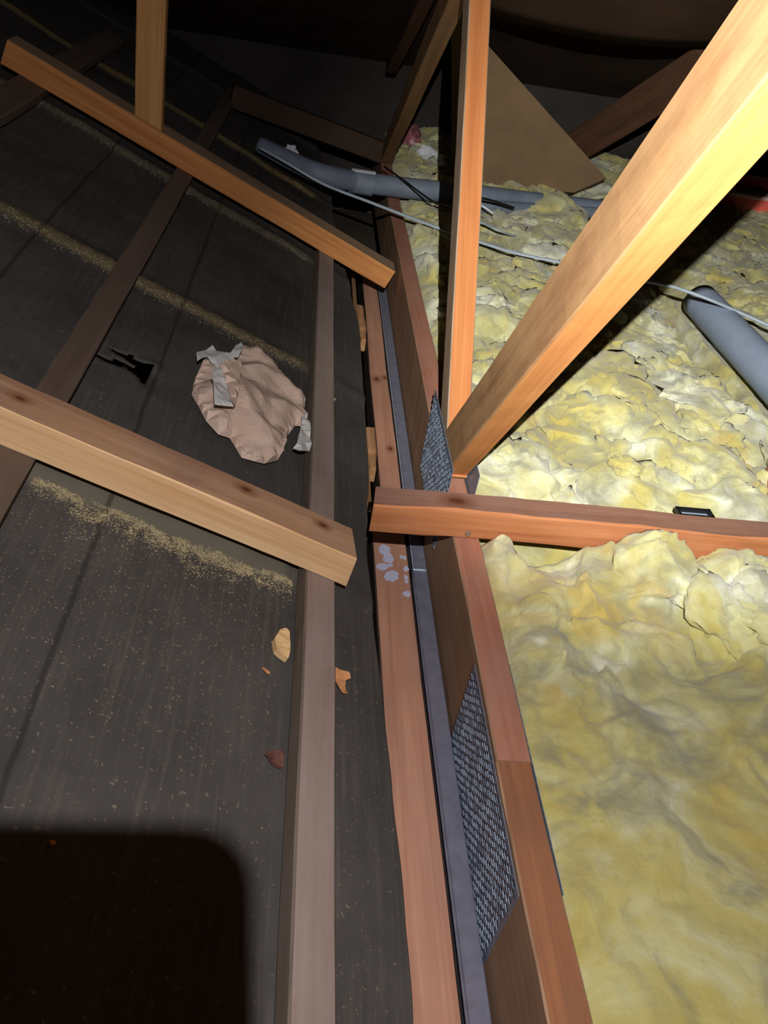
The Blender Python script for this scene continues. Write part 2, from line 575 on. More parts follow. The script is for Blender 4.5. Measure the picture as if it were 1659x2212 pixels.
def build_felt():
    bm = bmesh.new()
    y0, y1, u0 = -0.9, 4.49, -2.6
    ny, nu = 520, 230
    rows = []
    for i in range(ny + 1):
        y = y0 + (y1 - y0) * i / ny
        ue = felt_edge(y)
        row = []
        for j in range(nu + 1):
            t = j / nu
            u = ue + (u0 - ue) * (t ** 1.35)
            h = felt_h(u, y)
            for (tu, ty) in ((TEAR[10][0], TEAR[10][1]),):
                d = math.hypot(u - tu, y - ty)
                h += 0.012 * math.exp(-(d / 0.02) ** 2)
            row.append(bm.verts.new((u, y, h)))
        rows.append(row)
    for i in range(ny):
        for j in range(nu):
            q = (rows[i][j], rows[i + 1][j], rows[i + 1][j + 1], rows[i][j + 1])
            c = ((q[0].co.x + q[2].co.x) / 2, (q[0].co.y + q[2].co.y) / 2)
            if abs(c[0] - TEAR[10][0]) < 0.3 and inside(c, TEAR):
                continue
            bm.faces.new(q)
    bmesh.ops.recalc_face_normals(bm, faces=bm.faces[:])
    if bm.faces[0].normal.z < 0:
        bmesh.ops.reverse_faces(bm, faces=bm.faces[:])
    M = Matrix(((PU.x, 0, PN.x, P0.x + PN.x * FELT), (0, 1, 0, 0), (PU.z, 0, PN.z, P0.z + PN.z * FELT), (0, 0, 0, 1)))
    o = link('roof_underlay', bm, M_FELT, None, M, smooth=True)
    s = o.modifiers.new('thickness', 'SOLIDIFY')
    s.thickness = 0.003
    s.offset = -1
    return tag(o, 'dark dusty underlay of the old roof slope', 'roof underlay', kind='structure')


build_felt()

# ------------------------------------------------------------------ old roof battens and loose timbers
UPN = PN
Y0 = Vector((0, 1, 0))


def slope_beam(name, u0, y0, u1, y1, w, h, mats, label, cat, group=None, hb=0.0, **k):
    o = timber(name, sl(u0, y0, hb + h / 2), sl(u1, y1, hb + h / 2), w, h, PN, mats, **k)
    return tag(o, label, cat, group)


G_BAT = 'old tile battens on the dark underlay'
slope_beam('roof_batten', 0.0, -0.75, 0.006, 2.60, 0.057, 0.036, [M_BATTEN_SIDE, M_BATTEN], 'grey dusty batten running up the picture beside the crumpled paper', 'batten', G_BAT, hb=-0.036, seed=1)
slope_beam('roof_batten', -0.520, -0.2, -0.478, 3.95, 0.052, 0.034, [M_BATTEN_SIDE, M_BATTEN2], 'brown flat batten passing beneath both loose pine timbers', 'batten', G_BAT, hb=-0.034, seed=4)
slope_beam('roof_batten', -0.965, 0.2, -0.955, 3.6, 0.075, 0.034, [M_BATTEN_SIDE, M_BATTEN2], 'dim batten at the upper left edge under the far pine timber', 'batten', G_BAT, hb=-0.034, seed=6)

slope_beam('pine_timber', -0.93, 1.010, 0.040, 1.012, 0.078, 0.064, [M_PINE, M_PINE_TOP], 'pale grained pine timber lying across the battens nearest the camera', 'timber', cut1=-0.10, cutz1=-0.25, seed=2, bev=0.002)
t2 = slope_beam('pine_timber', -1.045, 2.575, 0.232, 2.578, 0.088, 0.068, [M_PINE2, M_PINE2_TOP], 'orange pine timber behind the paper, carrying the upright post', 'timber', seed=12, bev=0.002)
# upright strut on the far timber
zb = sl(-0.606, 0, 0.068).z
tag(timber('roof_strut', (-0.488, 2.565, zb + 0.012), (-0.440, 2.565, ceil_z(2.565) - 0.02), 0.045, 0.078, (1, 0, 0), [M_POST, M_POST], seed=31, cutz0=-0.43),
    'upright pine strut standing on the orange pine timber', 'strut')

# ------------------------------------------------------------------ roof truss (girder) along the attic
TX = 0.347      # middle of the truss plane, 50 mm thick
truss = empty('roof_truss', (TX, 0.0, -0.22))
tag(truss, 'timber roof truss with diagonal webs joined by punched steel plates', 'roof truss')
o = timber('bottom_chord', (TX, -0.6, -0.11), (TX, 0.6195, -0.11), 0.051, 0.22, (0, 0, 1), [M_CHORD_SIDE, M_CHORD_NEAR], truss, seed=41, bev=0.0025)
o = timber('bottom_chord', (TX, 0.6205, -0.11), (TX, 4.3, -0.11), 0.051, 0.22, (0, 0, 1), [M_CHORD_SIDE, M_CHORD_FAR], truss, seed=45, bev=0.0025)


def web(A, B, depth, side_mat, face_mat, seed, name='web'):
    """web timber in the truss plane; material 0 on the flat sides, 1 on the narrow edge seen from the lamp"""
    A = Vector((TX, A[0], A[1]))
    B = Vector((TX, B[0], B[1]))
    d = (B - A).normalized()
    nrm = Vector((0, -d.z, d.y))
    if nrm.y > 0:
        nrm = -nrm
    return timber(name, A, B, 0.0495, depth, nrm, [side_mat, face_mat], truss, seed=seed, bev=0.0025)


web((1.310, -0.01), (2.36, 1.05), 0.070, M_WEB_SIDE, M_WEB, 51)
web((1.372, -0.01), (0.24, 1.393), 0.096, M_DIAG_SIDE, M_DIAG, 55)
web((3.92, 0.0), (2.36, 0.82), 0.085, M_BACKWOOD, M_BACKWOOD, 58)
timber('top_chord', (TX, -0.6, ceil_z(-0.6) - 0.07), (TX, 4.2, ceil_z(4.2) - 0.07), 0.0495, 0.09, (0, 0, 1), [M_DARKWOOD, M_DARKWOOD], truss, seed=61)


def nail_plate(y0, y1, z0, z1, side):
    """punched plate on one face of the truss: local x along the truss, y upwards, z outwards"""
    Lx, Ly = y1 - y0, z1 - z0
    bm = bmesh.new()
    box_into(bm, (Lx / 2, Ly / 2, 0.0006), Lx, Ly, 0.0012)
    bmesh.ops.bevel(bm, geom=bm.edges[:], offset=0.0003, segments=1)
    px, py = 0.0165, 0.0085
    nx, ny = int(Lx / px), int(Ly / py)
    for i in range(nx + 1 if side < 0 else 0):
        for j in range(ny):
            x = i * px + (px / 2 if j % 2 else 0) + random.uniform(-.0008, .0008)
            y = (j + 0.55) * py
            if x < 0.006 or x > Lx - 0.006:
                continue
            box_into(bm, (x, y, 0.0013), 0.0098, 0.0034, 0.0006, mi=1)
            R = Matrix.Rotation(random.uniform(-0.2, 0.2), 3, 'X')
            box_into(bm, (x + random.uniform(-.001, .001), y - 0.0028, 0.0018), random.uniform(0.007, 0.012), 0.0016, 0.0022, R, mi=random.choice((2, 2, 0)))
    x0 = TX - 0.0268 if side < 0 else TX + 0.0268
    if side < 0:
        M = Matrix(((0, 0, -1, x0), (-1, 0, 0, y1), (0, 1, 0, z0), (0, 0, 0, 1)))
    else:
        M = Matrix(((0, 0, 1, x0), (1, 0, 0, y0), (0, 1, 0, z0), (0, 0, 0, 1)))
    return link('nail_plate', bm, [M_GALV, M_SLOT_SHADE, M_GALV_LIT], truss, M)


nail_plate(0.437, 0.803, -0.210, -0.010, -1)
nail_plate(1.215, 1.535, -0.125, 0.078, -1)
nail_plate(0.437, 0.803, -0.19, -0.004, 1)
nail_plate(1.215, 1.535, -0.125, 0.070, 1)

# cross joist resting on the chord
jo = empty('ceiling_joist', (0.166, 1.13, 0))
tag(jo, 'orange joist lying across the truss and out to the right', 'joist')
timber('joist_timber', (0.163, 1.128, 0.0345), (1.235, 1.135, 0.0245), 0.060, 0.066, (0, 0, 1), [M_JOIST, M_JOIST_TOP], jo, seed=71, warp=0.003, cut0=0.12, bev=0.004)
bm = bmesh.new()
bmesh.ops.create_cone(bm, cap_ends=True, segments=14, radius1=0.0055, radius2=0.0048, depth=0.004)
link('nail_head', bm, M_NAIL, jo, Matrix.Translation((0.345, 1.0965, 0.018)) @ Matrix.Rotation(PI / 2, 4, 'X'))

# ------------------------------------------------------------------ eave: plank, steel strips, packers
plank = empty('eave_plank', (0.25, 0, -0.29))
tag(plank, 'pinkish pine plank with white paint spots beside the grey steel strip', 'plank')
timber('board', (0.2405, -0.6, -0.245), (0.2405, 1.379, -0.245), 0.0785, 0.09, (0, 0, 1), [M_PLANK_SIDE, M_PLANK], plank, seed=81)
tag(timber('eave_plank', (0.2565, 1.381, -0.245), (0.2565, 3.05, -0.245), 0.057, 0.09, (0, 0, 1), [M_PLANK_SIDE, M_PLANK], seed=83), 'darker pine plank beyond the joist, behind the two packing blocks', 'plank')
for (px, py, r, e) in ((831, 1187, 12, 1.0), (839, 1205, 13, 0.9), (826, 1224, 13, 0.6), (848, 1243, 14, 0.8), (838, 1246, 9, .8), (879, 1229, 6, 1), (867, 1203, 4, 1),
                       (883, 1205, 4, 1), (877, 1247, 5, 1), (879, 1283, 8, .8), (864, 1283, 0, 1), (878, 1256, 4, 1), (843, 1221, 6, .5)):
    if not r:
        continue
    zt = -0.1996 + 0.00012 * (px % 9)
    c = at_z(px, py, -0.1985)
    rr = r * (c - CAM).length / FPX
    bm = bmesh.new()
    n = 18
    vs = []
    for k in range(n):
        a = 2 * PI * k / n
        q = rr * (1 + 0.38 * N2(math.cos(a) * 1.3 + px, math.sin(a) * 1.3 + py))
        vs.append(bm.verts.new((q * math.cos(a), q * e * 1.5 * math.sin(a), 0)))
    f = bm.faces.new(vs)
    r_ = bmesh.ops.extrude_face_region(bm, geom=[f])
    bmesh.ops.translate(bm, vec=(0, 0, 0.0008), verts=[v for v in r_['geom'] if isinstance(v, bmesh.types.BMVert)])
    bmesh.ops.recalc_face_normals(bm, faces=bm.faces[:])
    link('paint_spot', bm, M_PAINT, plank, Matrix.Translation((min(c.x, 0.272), c.y, zt)))


def steel_strip(name, y0, y1, x0, x1, z, label, rolled):
    t = empty(name, (x0, y0, z))
    tag(t, label, 'metal strip', 'grey steel strips along the truss')
    bm = bmesh.new()
    prof = [(x0 + 0.002, z - 0.05), (x0 + 0.002, z - 0.003), (x0 + 0.004, z), (x1 - 0.002, z), (x1, z - 0.002), (x1, z - 0.05)]
    n = int((y1 - y0) / 0.06)
    rows = []
    for i in range(n + 1):
        y = y0 + (y1 - y0) * i / n
        w = 0.0008 * N2(y * 4, x0 * 10)
        rows.append([bm.verts.new((x + w, y, zz + (0.003 * max(0, 1 - (y1 - y) / 0.02) * -1 if rolled else 0))) for x, zz in prof])
    for i in range(n):
        for k in range(len(prof) - 1):
            bm.faces.new((rows[i][k], rows[i][k + 1], rows[i + 1][k + 1], rows[i + 1][k]))
    bmesh.ops.recalc_face_normals(bm, faces=bm.faces[:])
    o = link('strip_web', bm, M_STEEL, t)
    s = o.modifiers.new('t', 'SOLIDIFY')
    s.thickness = 0.0012
    lip = tube_bm([(x0, y0 + (y1 - y0) * i / n, z + 0.0005) for i in range(n + 1)], 0.0022 if rolled else 0.0018, 8)
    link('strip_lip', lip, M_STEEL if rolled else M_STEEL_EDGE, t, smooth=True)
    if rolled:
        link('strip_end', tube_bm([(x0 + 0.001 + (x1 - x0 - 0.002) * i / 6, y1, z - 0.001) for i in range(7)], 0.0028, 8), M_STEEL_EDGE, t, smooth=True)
    return t


steel_strip('steel_strip', -0.6, 1.222, 0.283, 0.3165, -0.192, 'nearer grey steel strip with a rolled end, overlapping the farther one', True)
steel_strip('steel_strip', 1.18, 3.0, 0.288, 0.3185, -0.198, 'farther grey steel strip with a bright left edge, under the joist', False)

tag(timber('eave_strip', (0.199, 1.45, -0.205), (0.194, 2.9, -0.205), 0.012, 0.03, (0, 0, 1), [M_TANWOOD, M_BACKWOOD], seed=85), 'thin tan timber strip along the cut edge of the underlay', 'timber strip')
for (ya, yb, xa, xb, lab, sd) in ((2.34, 2.60, 0.204, 0.229, 'pale packing block in the gap, the one farther from the joist', 87), (1.60, 1.79, 0.203, 0.2285, 'pale split packing block in the gap, just beyond the joist end', 88)):
    bm = beam_bm(yb - ya, xb - xa, 0.045, seg=0.015, warp=0.003, seed=sd)
    for v in bm.verts:
        if v.co.x < 0.07:
            v.co.y *= 0.65 + 5 * v.co.x
            v.co.z -= 0.004
    tag(link('packing_block', bm, [M_TANWOOD, M_TANWOOD], None, frame(((xa + xb) / 2, ya, -0.214), ((xa + xb) / 2 - 0.004, yb, -0.214), (0, 0, 1))), lab, 'wood block', 'packing blocks along the eave')

# ------------------------------------------------------------------ glass wool
def billow(x, y, z, o=3):
    s, a, f = 0.0, 1.0, 1.0
    for _ in range(o):
        s += a * abs(N2(x * f, y * f, z))
        a *= 0.5
        f *= 2.1
    return s


def bumpf(x, y, cx, cy, r, h):
    d2 = ((x - cx) ** 2 + (y - cy) ** 2) / (r * r)
    return h * math.exp(-d2)


_B = bmesh.new()
bmesh.ops.create_icosphere(_B, subdivisions=4, radius=1)
BALL_V = [v.co.copy() for v in _B.verts]
BALL_F = [[v.index for v in f.verts] for f in _B.faces]
_B.free()


def tuft(bm, c, r, flat, rnd):
    """one torn wad of wool: a folded, flattened lump"""
    R = Matrix.Rotation(rnd.uniform(0, 2 * PI), 3, 'Z') @ Matrix.Rotation(rnd.uniform(-0.35, 0.35), 3, 'X') @ Matrix.Rotation(rnd.uniform(-0.35, 0.35), 3, 'Y')
    sx, sy, sz = r * rnd.uniform(0.9, 1.25), r * rnd.uniform(0.75, 1.0), r * flat * rnd.uniform(0.8, 1.2)
    o = Vector((rnd.uniform(0, 90), rnd.uniform(0, 90), rnd.uniform(0, 90)))
    vs = []
    for v in BALL_V:
        w = v + 0.25 * noise.noise_vector(v * 2 + o)
        k = 1 + 0.42 * noise.noise(w * 1.1 + o) - 0.46 * abs(noise.noise(w * 1.9 + o * 2)) - 0.20 * abs(noise.noise(w * 4.3 + o)) + 0.10 * noise.noise(w * 8 + o) + 0.05 * noise.noise(w * 17 + o)
        vs.append(bm.verts.new(c + R @ Vector((v.x * sx, v.y * sy, v.z * sz)) * k))
    for f in BALL_F:
        bm.faces.new([vs[i] for i in f])


def wool(name, x0, x1, y0, y1, step, hfun, label, kind=None, lat=0.03, tufts=()):
    bm = bmesh.new()
    nx, ny = int((x1 - x0) / step), int((y1 - y0) / step)
    rows = []

    def surf(x, y):
        h, amp = hfun(x, y)
        wx = x + 0.06 * N2(x * 6, y * 6, 11) + 0.02 * N2(x * 17, y * 17, 5)
        wy = y + 0.06 * N2(x * 6, y * 6, 17) + 0.02 * N2(x * 17, y * 17, 8)
        b1 = billow(wx * 5.5, wy * 5.5, 1.5, 2)
        b2 = 0.5 - abs(N2(wx * 15, wy * 15, 4.5)) - 0.5 * abs(N2(wx * 33, wy * 33, 2.5))
        b3 = 0.35 - abs(N2(wx * 26 + 5, wy * 26, 6.5))
        z = h + amp * (0.055 * (b1 - 0.35) + 0.026 * b2 + 0.012 * b3 + 0.022 * N2(wx * 9, wy * 9, 2)) + 0.004 * amp * N2(x * 60, y * 60, 3)
        return z, amp
    for i in range(ny + 1):
        y = y0 + (y1 - y0) * i / ny
        row = []
        for j in range(nx + 1):
            x = x0 + (x1 - x0) * j / nx
            z, amp = surf(x, y)
            m = max(0.0, min(1.0, min(x - x0, x1 - x, y - y0, y1 - y) / 0.03))
            dx = m * lat * amp * N2(x * 13, y * 13, z * 25 + 31)
            dy = m * lat * amp * N2(x * 13, y * 13, z * 25 + 57)
            row.append(bm.verts.new((x + dx, y + dy, z)))
        rows.append(row)
    for i in range(ny):
        for j in range(nx):
            bm.faces.new((rows[i][j], rows[i][j + 1], rows[i + 1][j + 1], rows[i + 1][j]))
    # skirt down to the ceiling board
    loop = rows[0] + [r[-1] for r in rows[1:]] + rows[-1][-2::-1] + [r[0] for r in rows[-2:0:-1]]
    low = [bm.verts.new((v.co.x, v.co.y, min(-0.28, v.co.z - 0.02))) for v in loop]
    for k in range(len(loop)):
        bm.faces.new((loop[k], low[k], low[(k + 1) % len(loop)], loop[(k + 1) % len(loop)]))
    bmesh.ops.recalc_face_normals(bm, faces=bm.faces[:])
    rnd = random.Random(len(name))
    for (n, ax, bx_, ay, by, ra, rb, flat, sink) in tufts:
        for _ in range(n):
            x, y = rnd.uniform(ax, bx_), rnd.uniform(ay, by)
            r = rnd.uniform(ra, rb)
            x = max(x0 + r * 1.25, min(x1 - r * 1.25, x))
            y = max(y0 + r * 1.25, min(y1 - r * 1.25, y))
            z, amp = surf(x, y)
            if z < -0.07 or (abs(x - 1.335) < 0.08 + r and y < 2.6) or abs(y - 3.44) < 0.16:
                continue
            tuft(bm, Vector((x, y, z - r * flat * sink)), r, flat, rnd)
    o = link(name, bm, M_FLUFF, smooth=True)
    return tag(o, label, 'insulation', kind=kind)


def h_near(x, y):
    amp = 0.26 + 0.75 * max(0, min(1, (y - 0.5) / 0.4))
    h = -0.012
    k = max(0, min(1, (y - 0.86) / 0.2))
    k = k * k * (3 - 2 * k)
    h += k * (0.010 + 0.038 * max(0, min(1, (x - 0.52) / 0.16)) + 0.02 * N2(x * 9, 2.2))
    h += bumpf(x, y, 0.405, 1.06, 0.035, 0.045) + bumpf(x, y, 0.665, 1.055, 0.05, 0.045)
    h -= bumpf(x, y, 0.485, 1.10, 0.045, 0.075) + bumpf(x, y, 0.81, 1.09, 0.04, 0.03)
    e = max(0, min(1, (x - 0.374) / 0.03))
    return h - 0.012 * (1 - e), amp * (0.3 + 0.7 * e)


def h_far(x, y):
    amp = 1.0
    h = 0.0
    e = max(0, min(1, (x - 0.376) / 0.05))
    near = max(0, min(1, (1.34 - y) / 0.16))
    h -= 0.045 * near * max(0, min(1, (1.0 - x) / 0.2))
    amp *= 1 - 0.6 * near
    h += bumpf(x, y, 0.82, 1.66, 0.14, 0.055) + bumpf(x, y, 1.06, 1.72, 0.10, 0.05) + bumpf(x, y, 0.62, 1.75, 0.12, 0.03)
    h += bumpf(x, y, 1.06, 3.40, 0.13, 0.10) + bumpf(x, y, 0.9, 2.95, 0.2, 0.03)
    # trough beside the grey waste pipe
    if y > 1.72:
        h -= 0.16 * max(0, 1 - abs(x - 1.235) / 0.055) * min(1, (y - 1.72) / 0.06)
    h -= 0.05 * max(0, 1 - abs(x - 1.34) / 0.10)
    h -= 0.03 * max(0, 1 - abs(y - 3.45) / 0.2)
    if y > 3.7:
        h += 0.04 * min(1, (y - 3.7) / 0.4)
    amp *= 1 - 0.8 * max(0, 1 - abs(x - 1.33) / 0.16) * (1 if y < 2.7 else 0)
    return h - 0.02 * (1 - e), amp * (0.35 + 0.65 * e)


wool('insulation_batt', 0.3745, 1.65, -0.45, 1.094, 0.0058, h_near, 'smooth yellow glass wool batt in the near bay, in front of the joist', tufts=((9, 0.62, 1.4, 0.88, 1.04, 0.07, 0.11, 0.45, 0.85),))
wool('insulation_fluff', 0.3745, 3.3, 1.170, 4.42, 0.0082, h_far, 'torn lumpy yellow glass wool beyond the joist, under the pipes', 'stuff', lat=0.05,
     tufts=((20, 0.40, 1.20, 1.30, 1.80, 0.07, 0.15, 0.62, 0.62), (24, 0.40, 1.24, 1.7, 2.7, 0.06, 0.13, 0.62, 0.62), (30, 0.40, 1.24, 1.35, 2.8, 0.03, 0.06, 0.65, 0.5), (36, 0.40, 2.4, 2.5, 3.7, 0.05, 0.11, 0.62, 0.55), (14, 1.4, 2.4, 1.9, 2.9, 0.05, 0.11, 0.62, 0.55)))

# ------------------------------------------------------------------ pipes and cables on the insulation
o = link('waste_pipe', tube_bm([(1.335, 0.62 + 0.05 * i, 0.035) for i in range(37)], 0.056, 40), M_PVC, smooth=True)
tag(o, 'thick grey plastic pipe at the right, lying over the glass wool', 'pipe')
pp = empty('drain_pipe', at_z(880, 405, 0.05))
tag(pp, 'long grey pipe with a white sticker crossing the far insulation', 'pipe')
pts = [at_h(560, 312, 0.02), at_h(640, 353, 0.045), at_h(700, 378, 0.075), at_z(770, 392, 0.06), at_z(850, 403, 0.05), at_z(940, 413, 0.05), at_z(1050, 424, 0.045), at_z(1130, 434, 0.03), at_z(1290, 452, 0.02), at_z(1500, 478, 0.02)]
cv = spline(pts, 10)
link('pipe_run', tube_bm(cv, lambda t: 0.030 + 0.010 * min(1, t / 0.25), 24), M_PVC_DARK, pp, smooth=True)
cp = at_z(783, 394, 0.06)
link('pipe_collar', tube_bm([cp + Vector((-0.05, 0.004, 0.0)), cp + Vector((0.045, -0.004, -0.002))], 0.045, 28), M_PVC_DARK, pp, smooth=False)
bm = bmesh.new()
for a in range(7):
    for x in (0, 1):
        th = math.radians(62 + a * 6)
        bm.verts.new((0.095 * x - 0.0475, -0.0465 * math.cos(th), 0.0465 * math.sin(th)))
bm.verts.ensure_lookup_table()
for a in range(6):
    bm.faces.new((bm.verts[2 * a], bm.verts[2 * a + 1], bm.verts[2 * a + 3], bm.verts[2 * a + 2]))
o = link('sticker', bm, M_WHITE, pp, Matrix.Translation(cp) @ Matrix.Rotation(-0.05, 4, 'Z'))
o['label'] = 'white sticker'
tag(link('conduit', tube_bm(spline([at_z(985, 440, 0.02), at_z(1050, 446, 0.02), at_z(1130, 452, 0.01), at_z(1290, 462, 0.01), at_z(1420, 480, 0.01)], 6), 0.028, 20), M_PVC_DARK, smooth=True),
    'thinner grey conduit just in front of the far drain pipe', 'pipe')


def cable(pts, z, r, mat, label, flat=0.7):
    P = []
    for q in pts:
        P.append(at_z(q[0], q[1], q[2] if len(q) > 2 else z))
    return tag(link('cable', tube_bm(spline(P, 8), r, 10, flat), mat, smooth=True), label, 'cable', 'cables across the insulation')


cable([(560, 318, 0.16), (620, 352, 0.13), (700, 398, 0.08), (800, 437, 0.07), (940, 490, 0.06), (1040, 524, 0.06), (1120, 548), (1215, 568), (1330, 595, 0.10), (1440, 616, 0.115), (1480, 628, 0.118), (1530, 646, 0.115), (1600, 676, 0.085), (1720, 730)], 0.065, 0.0075, M_CABLE, 'long grey flat cable crossing the whole insulation, above the waste pipe')
cable([(1000, 468), (1045, 483), (1075, 497), (1105, 508, 0.03), (1130, 514, 0.0)], 0.06, 0.0055, M_CABLE, 'short grey cable just behind the long one, right of the upright web')
cable([(830, 360, 0.09), (870, 388, 0.10), (945, 441, 0.075), (1000, 455, 0.06)], 0.07, 0.0035, M_BLACK, 'thin black cable left of the upright web, over the drain pipe', 1.0)
cable([(1000, 424, 0.09), (1045, 429, 0.095), (1080, 439, 0.07), (1110, 449, 0.05)], 0.07, 0.0045, M_BLACK, 'thin black cable right of the upright web, over the conduit', 1.0)
cable([(1015, 432), (1045, 447), (1066, 462, 0.04)], 0.06, 0.004, M_WHITE, 'short white cable end right of the upright web', 1.0)

# ------------------------------------------------------------------ far timbers, board, sagging paper
pl = [at_y(1310, 385, 3.74), at_y(1240, 416, 3.72), at_y(1060, 400, 3.72), at_y(975, 390, 3.72), at_y(975, 28, 3.50), at_y(990, 26, 3.50)]
bm = bmesh.new()
f = bm.faces.new([bm.verts.new(p) for p in pl])
bmesh.ops.triangulate(bm, faces=[f])
r_ = bmesh.ops.extrude_face_region(bm, geom=bm.faces[:])
bmesh.ops.translate(bm, vec=(0.02, 0.075, -0.03), verts=[v for v in r_['geom'] if isinstance(v, bmesh.types.BMVert)])
bmesh.ops.recalc_face_normals(bm, faces=bm.faces[:])
tag(link('leaning_board', bm, M_BOARD), 'wide brown board with a sloping edge standing behind the far pipes', 'board')

A_, B_ = at_y(1225, 330, 4.15), at_y(1530, 135, 3.25)
tag(timber('rafter', A_, B_, 0.05, 0.15, (-0.55, 0, 0.83), [M_DARKWOOD, M_DARKWOOD], seed=91), 'dark reddish rafter rising to the right behind the sloping board', 'rafter')
bm = bmesh.new()
rows = []
for j in range(7):
    row = []
    for i in range(25):
        t = i / 24
        px = 1030 + (1720 - 1030) * t
        low = at_y(px, 20 + 82 * math.sin(min(1, t * 1.55) * PI / 2) ** 0.9 - 6 * max(0, t - 0.65), 3.15)
        top = Vector((low.x, 2.75, ceil_z(2.75) - 0.03))
        s = j / 6
        p = low.lerp(top, s)
        p.z -= 0.01 * math.sin(s * PI) * math.sin(t * PI)
        row.append(bm.verts.new(p))
    rows.append(row)
for j in range(6):
    for i in range(24):
        bm.faces.new((rows[j][i], rows[j][i + 1], rows[j + 1][i + 1], rows[j + 1][i]))
o = link('building_paper', bm, M_SHEET, smooth=True)
o.modifiers.new('t', 'SOLIDIFY').thickness = 0.004
tag(o, 'sagging brown building paper under the roof at the top right', 'building paper')
tag(timber('far_plate', at_h(500, 205, 0.02), at_z(850, 338, 0.03), 0.05, 0.09, (0, 0, 1), [M_CEIL, M_CEIL], seed=93), 'dim reddish timber lying at the far end of the underlay', 'timber')
tag(timber('side_joist', (1.05, 1.172, -0.05), (1.14, 1.42, -0.05), 0.06, 0.14, (0, 0, 1), [M_JOIST, M_JOIST], seed=95), 'orange brown joist end at the right edge behind the cross joist', 'joist')
tag(timber('side_joist', (1.185, 1.75, -0.09), (1.185, 3.2, -0.09), 0.035, 0.10, (0, 0, 1), [M_CHORD_SIDE, M_CHORD_FAR], seed=96), 'half buried joist in the gap left of the thick grey pipe', 'joist')

# black clip behind the joist
bx = empty('black_clip', (0.85, 1.215, 0.02))
tag(bx, 'black plastic clip lying just behind the joist in the glass wool', 'clip')
bm = bmesh.new()
c0 = Vector((0.848, 1.222, 0.016))
for (dx, dy, sx, sy) in ((0, 0.012, 0.075, 0.006), (0, -0.012, 0.075, 0.006), (-0.036, 0, 0.006, 0.03), (0.036, 0, 0.006, 0.03)):
    box_into(bm, c0 + Vector((dx, dy, 0)), sx, sy, 0.010)
link('clip_frame', bm, M_BLACK, bx)
bm = bmesh.new()
box_into(bm, c0 + Vector((0, 0, -0.006)), 0.07, 0.022, 0.004)
link('clip_base', bm, M_PVC, bx)

# red plastic tub
tub = empty('plastic_tub', (2.3, 3.95, 0.0))
tag(tub, 'red plastic tub with a painted rim highlight at the right edge', 'tub')
bm = bmesh.new()
prof = [(0.00, 0.00), (0.012, 0.075)]
tx0, tx1, ty0, ty1 = 2.02, 2.75, 3.80, 4.20


def ring4(g, z, rr=0.05):
    out = []
    for (cx, cy, a0) in ((tx1 + g - rr, ty1 + g - rr, 0), (tx0 - g + rr, ty1 + g - rr, 90), (tx0 - g + rr, ty0 - g + rr, 180), (tx1 + g - rr, ty0 - g + rr, 270)):
        for k in range(5):
            a = math.radians(a0 + 22.5 * k)
            out.append((cx + rr * math.cos(a), cy + rr * math.sin(a), z))
    return out


rings = [[bm.verts.new(p) for p in ring4(g, z)] for g, z in ((0.0, -0.03), (0.02, 0.085), (0.012, 0.085), (-0.008, -0.02))]
for a, b in zip(rings, rings[1:]):
    for k in range(20):
        bm.faces.new((a[k], a[(k + 1) % 20], b[(k + 1) % 20], b[k]))
bm.faces.new(rings[0][::-1])
bm.faces.new(rings[-1])
bmesh.ops.recalc_face_normals(bm, faces=bm.faces[:])
link('tub_body', bm, M_RED, tub)
rm = [Vector(p) for p in ring4(0.022, 0.088)]
o = link('tub_rim', tube_bm(rm + [rm[0]], 0.011, 8, caps=False), plain('rim_highlight', srgb(250, 205, 198), 0.3, 0, 0.05, 20, 0.5, 0), tub, smooth=True)  # pale colour stands in for the highlight along the rim
o['label'] = 'rim with its highlight painted pale'


def crumple(name, c, r, mat, seed, label, cat, sq=0.6, sub=3, amp=0.45):
    bm = bmesh.new()
    bmesh.ops.create_icosphere(bm, subdivisions=sub, radius=1)
    for v in bm.verts:
        k = 1 + amp * N2(v.co.x * 1.6 + seed, v.co.y * 1.6, v.co.z * 1.6) + 0.5 * amp * N2(v.co.x * 4 + seed, v.co.y * 4, v.co.z * 4)
        v.co = Vector((v.co.x * r[0], v.co.y * r[1], v.co.z * r[2])) * k
    return tag(link(name, bm, mat, None, Matrix.Translation(c)), label, cat)


crumple('plastic_bag', at_z(878, 308, 0.04), (0.075, 0.06, 0.075), M_PINKBAG, 3, 'crumpled pinkish plastic bag at the foot of the far web', 'bag')
crumple('paper_scrap', at_z(921, 328, 0.05), (0.042, 0.02, 0.028), M_WHITE, 8, 'white paper scrap right of the pinkish bag', 'scrap', amp=0.3)
crumple('paper_scrap', at_h(628, 330, 0.04), (0.028, 0.02, 0.028), M_WHITE, 12, 'small white paper scrap on the dark slope above the drain pipe', 'scrap', amp=0.5)

# ------------------------------------------------------------------ crumpled paper bag
def px_local(px, py, h):
    P = at_h(px, py, h)
    return Vector((*loc_uy(P), 0))


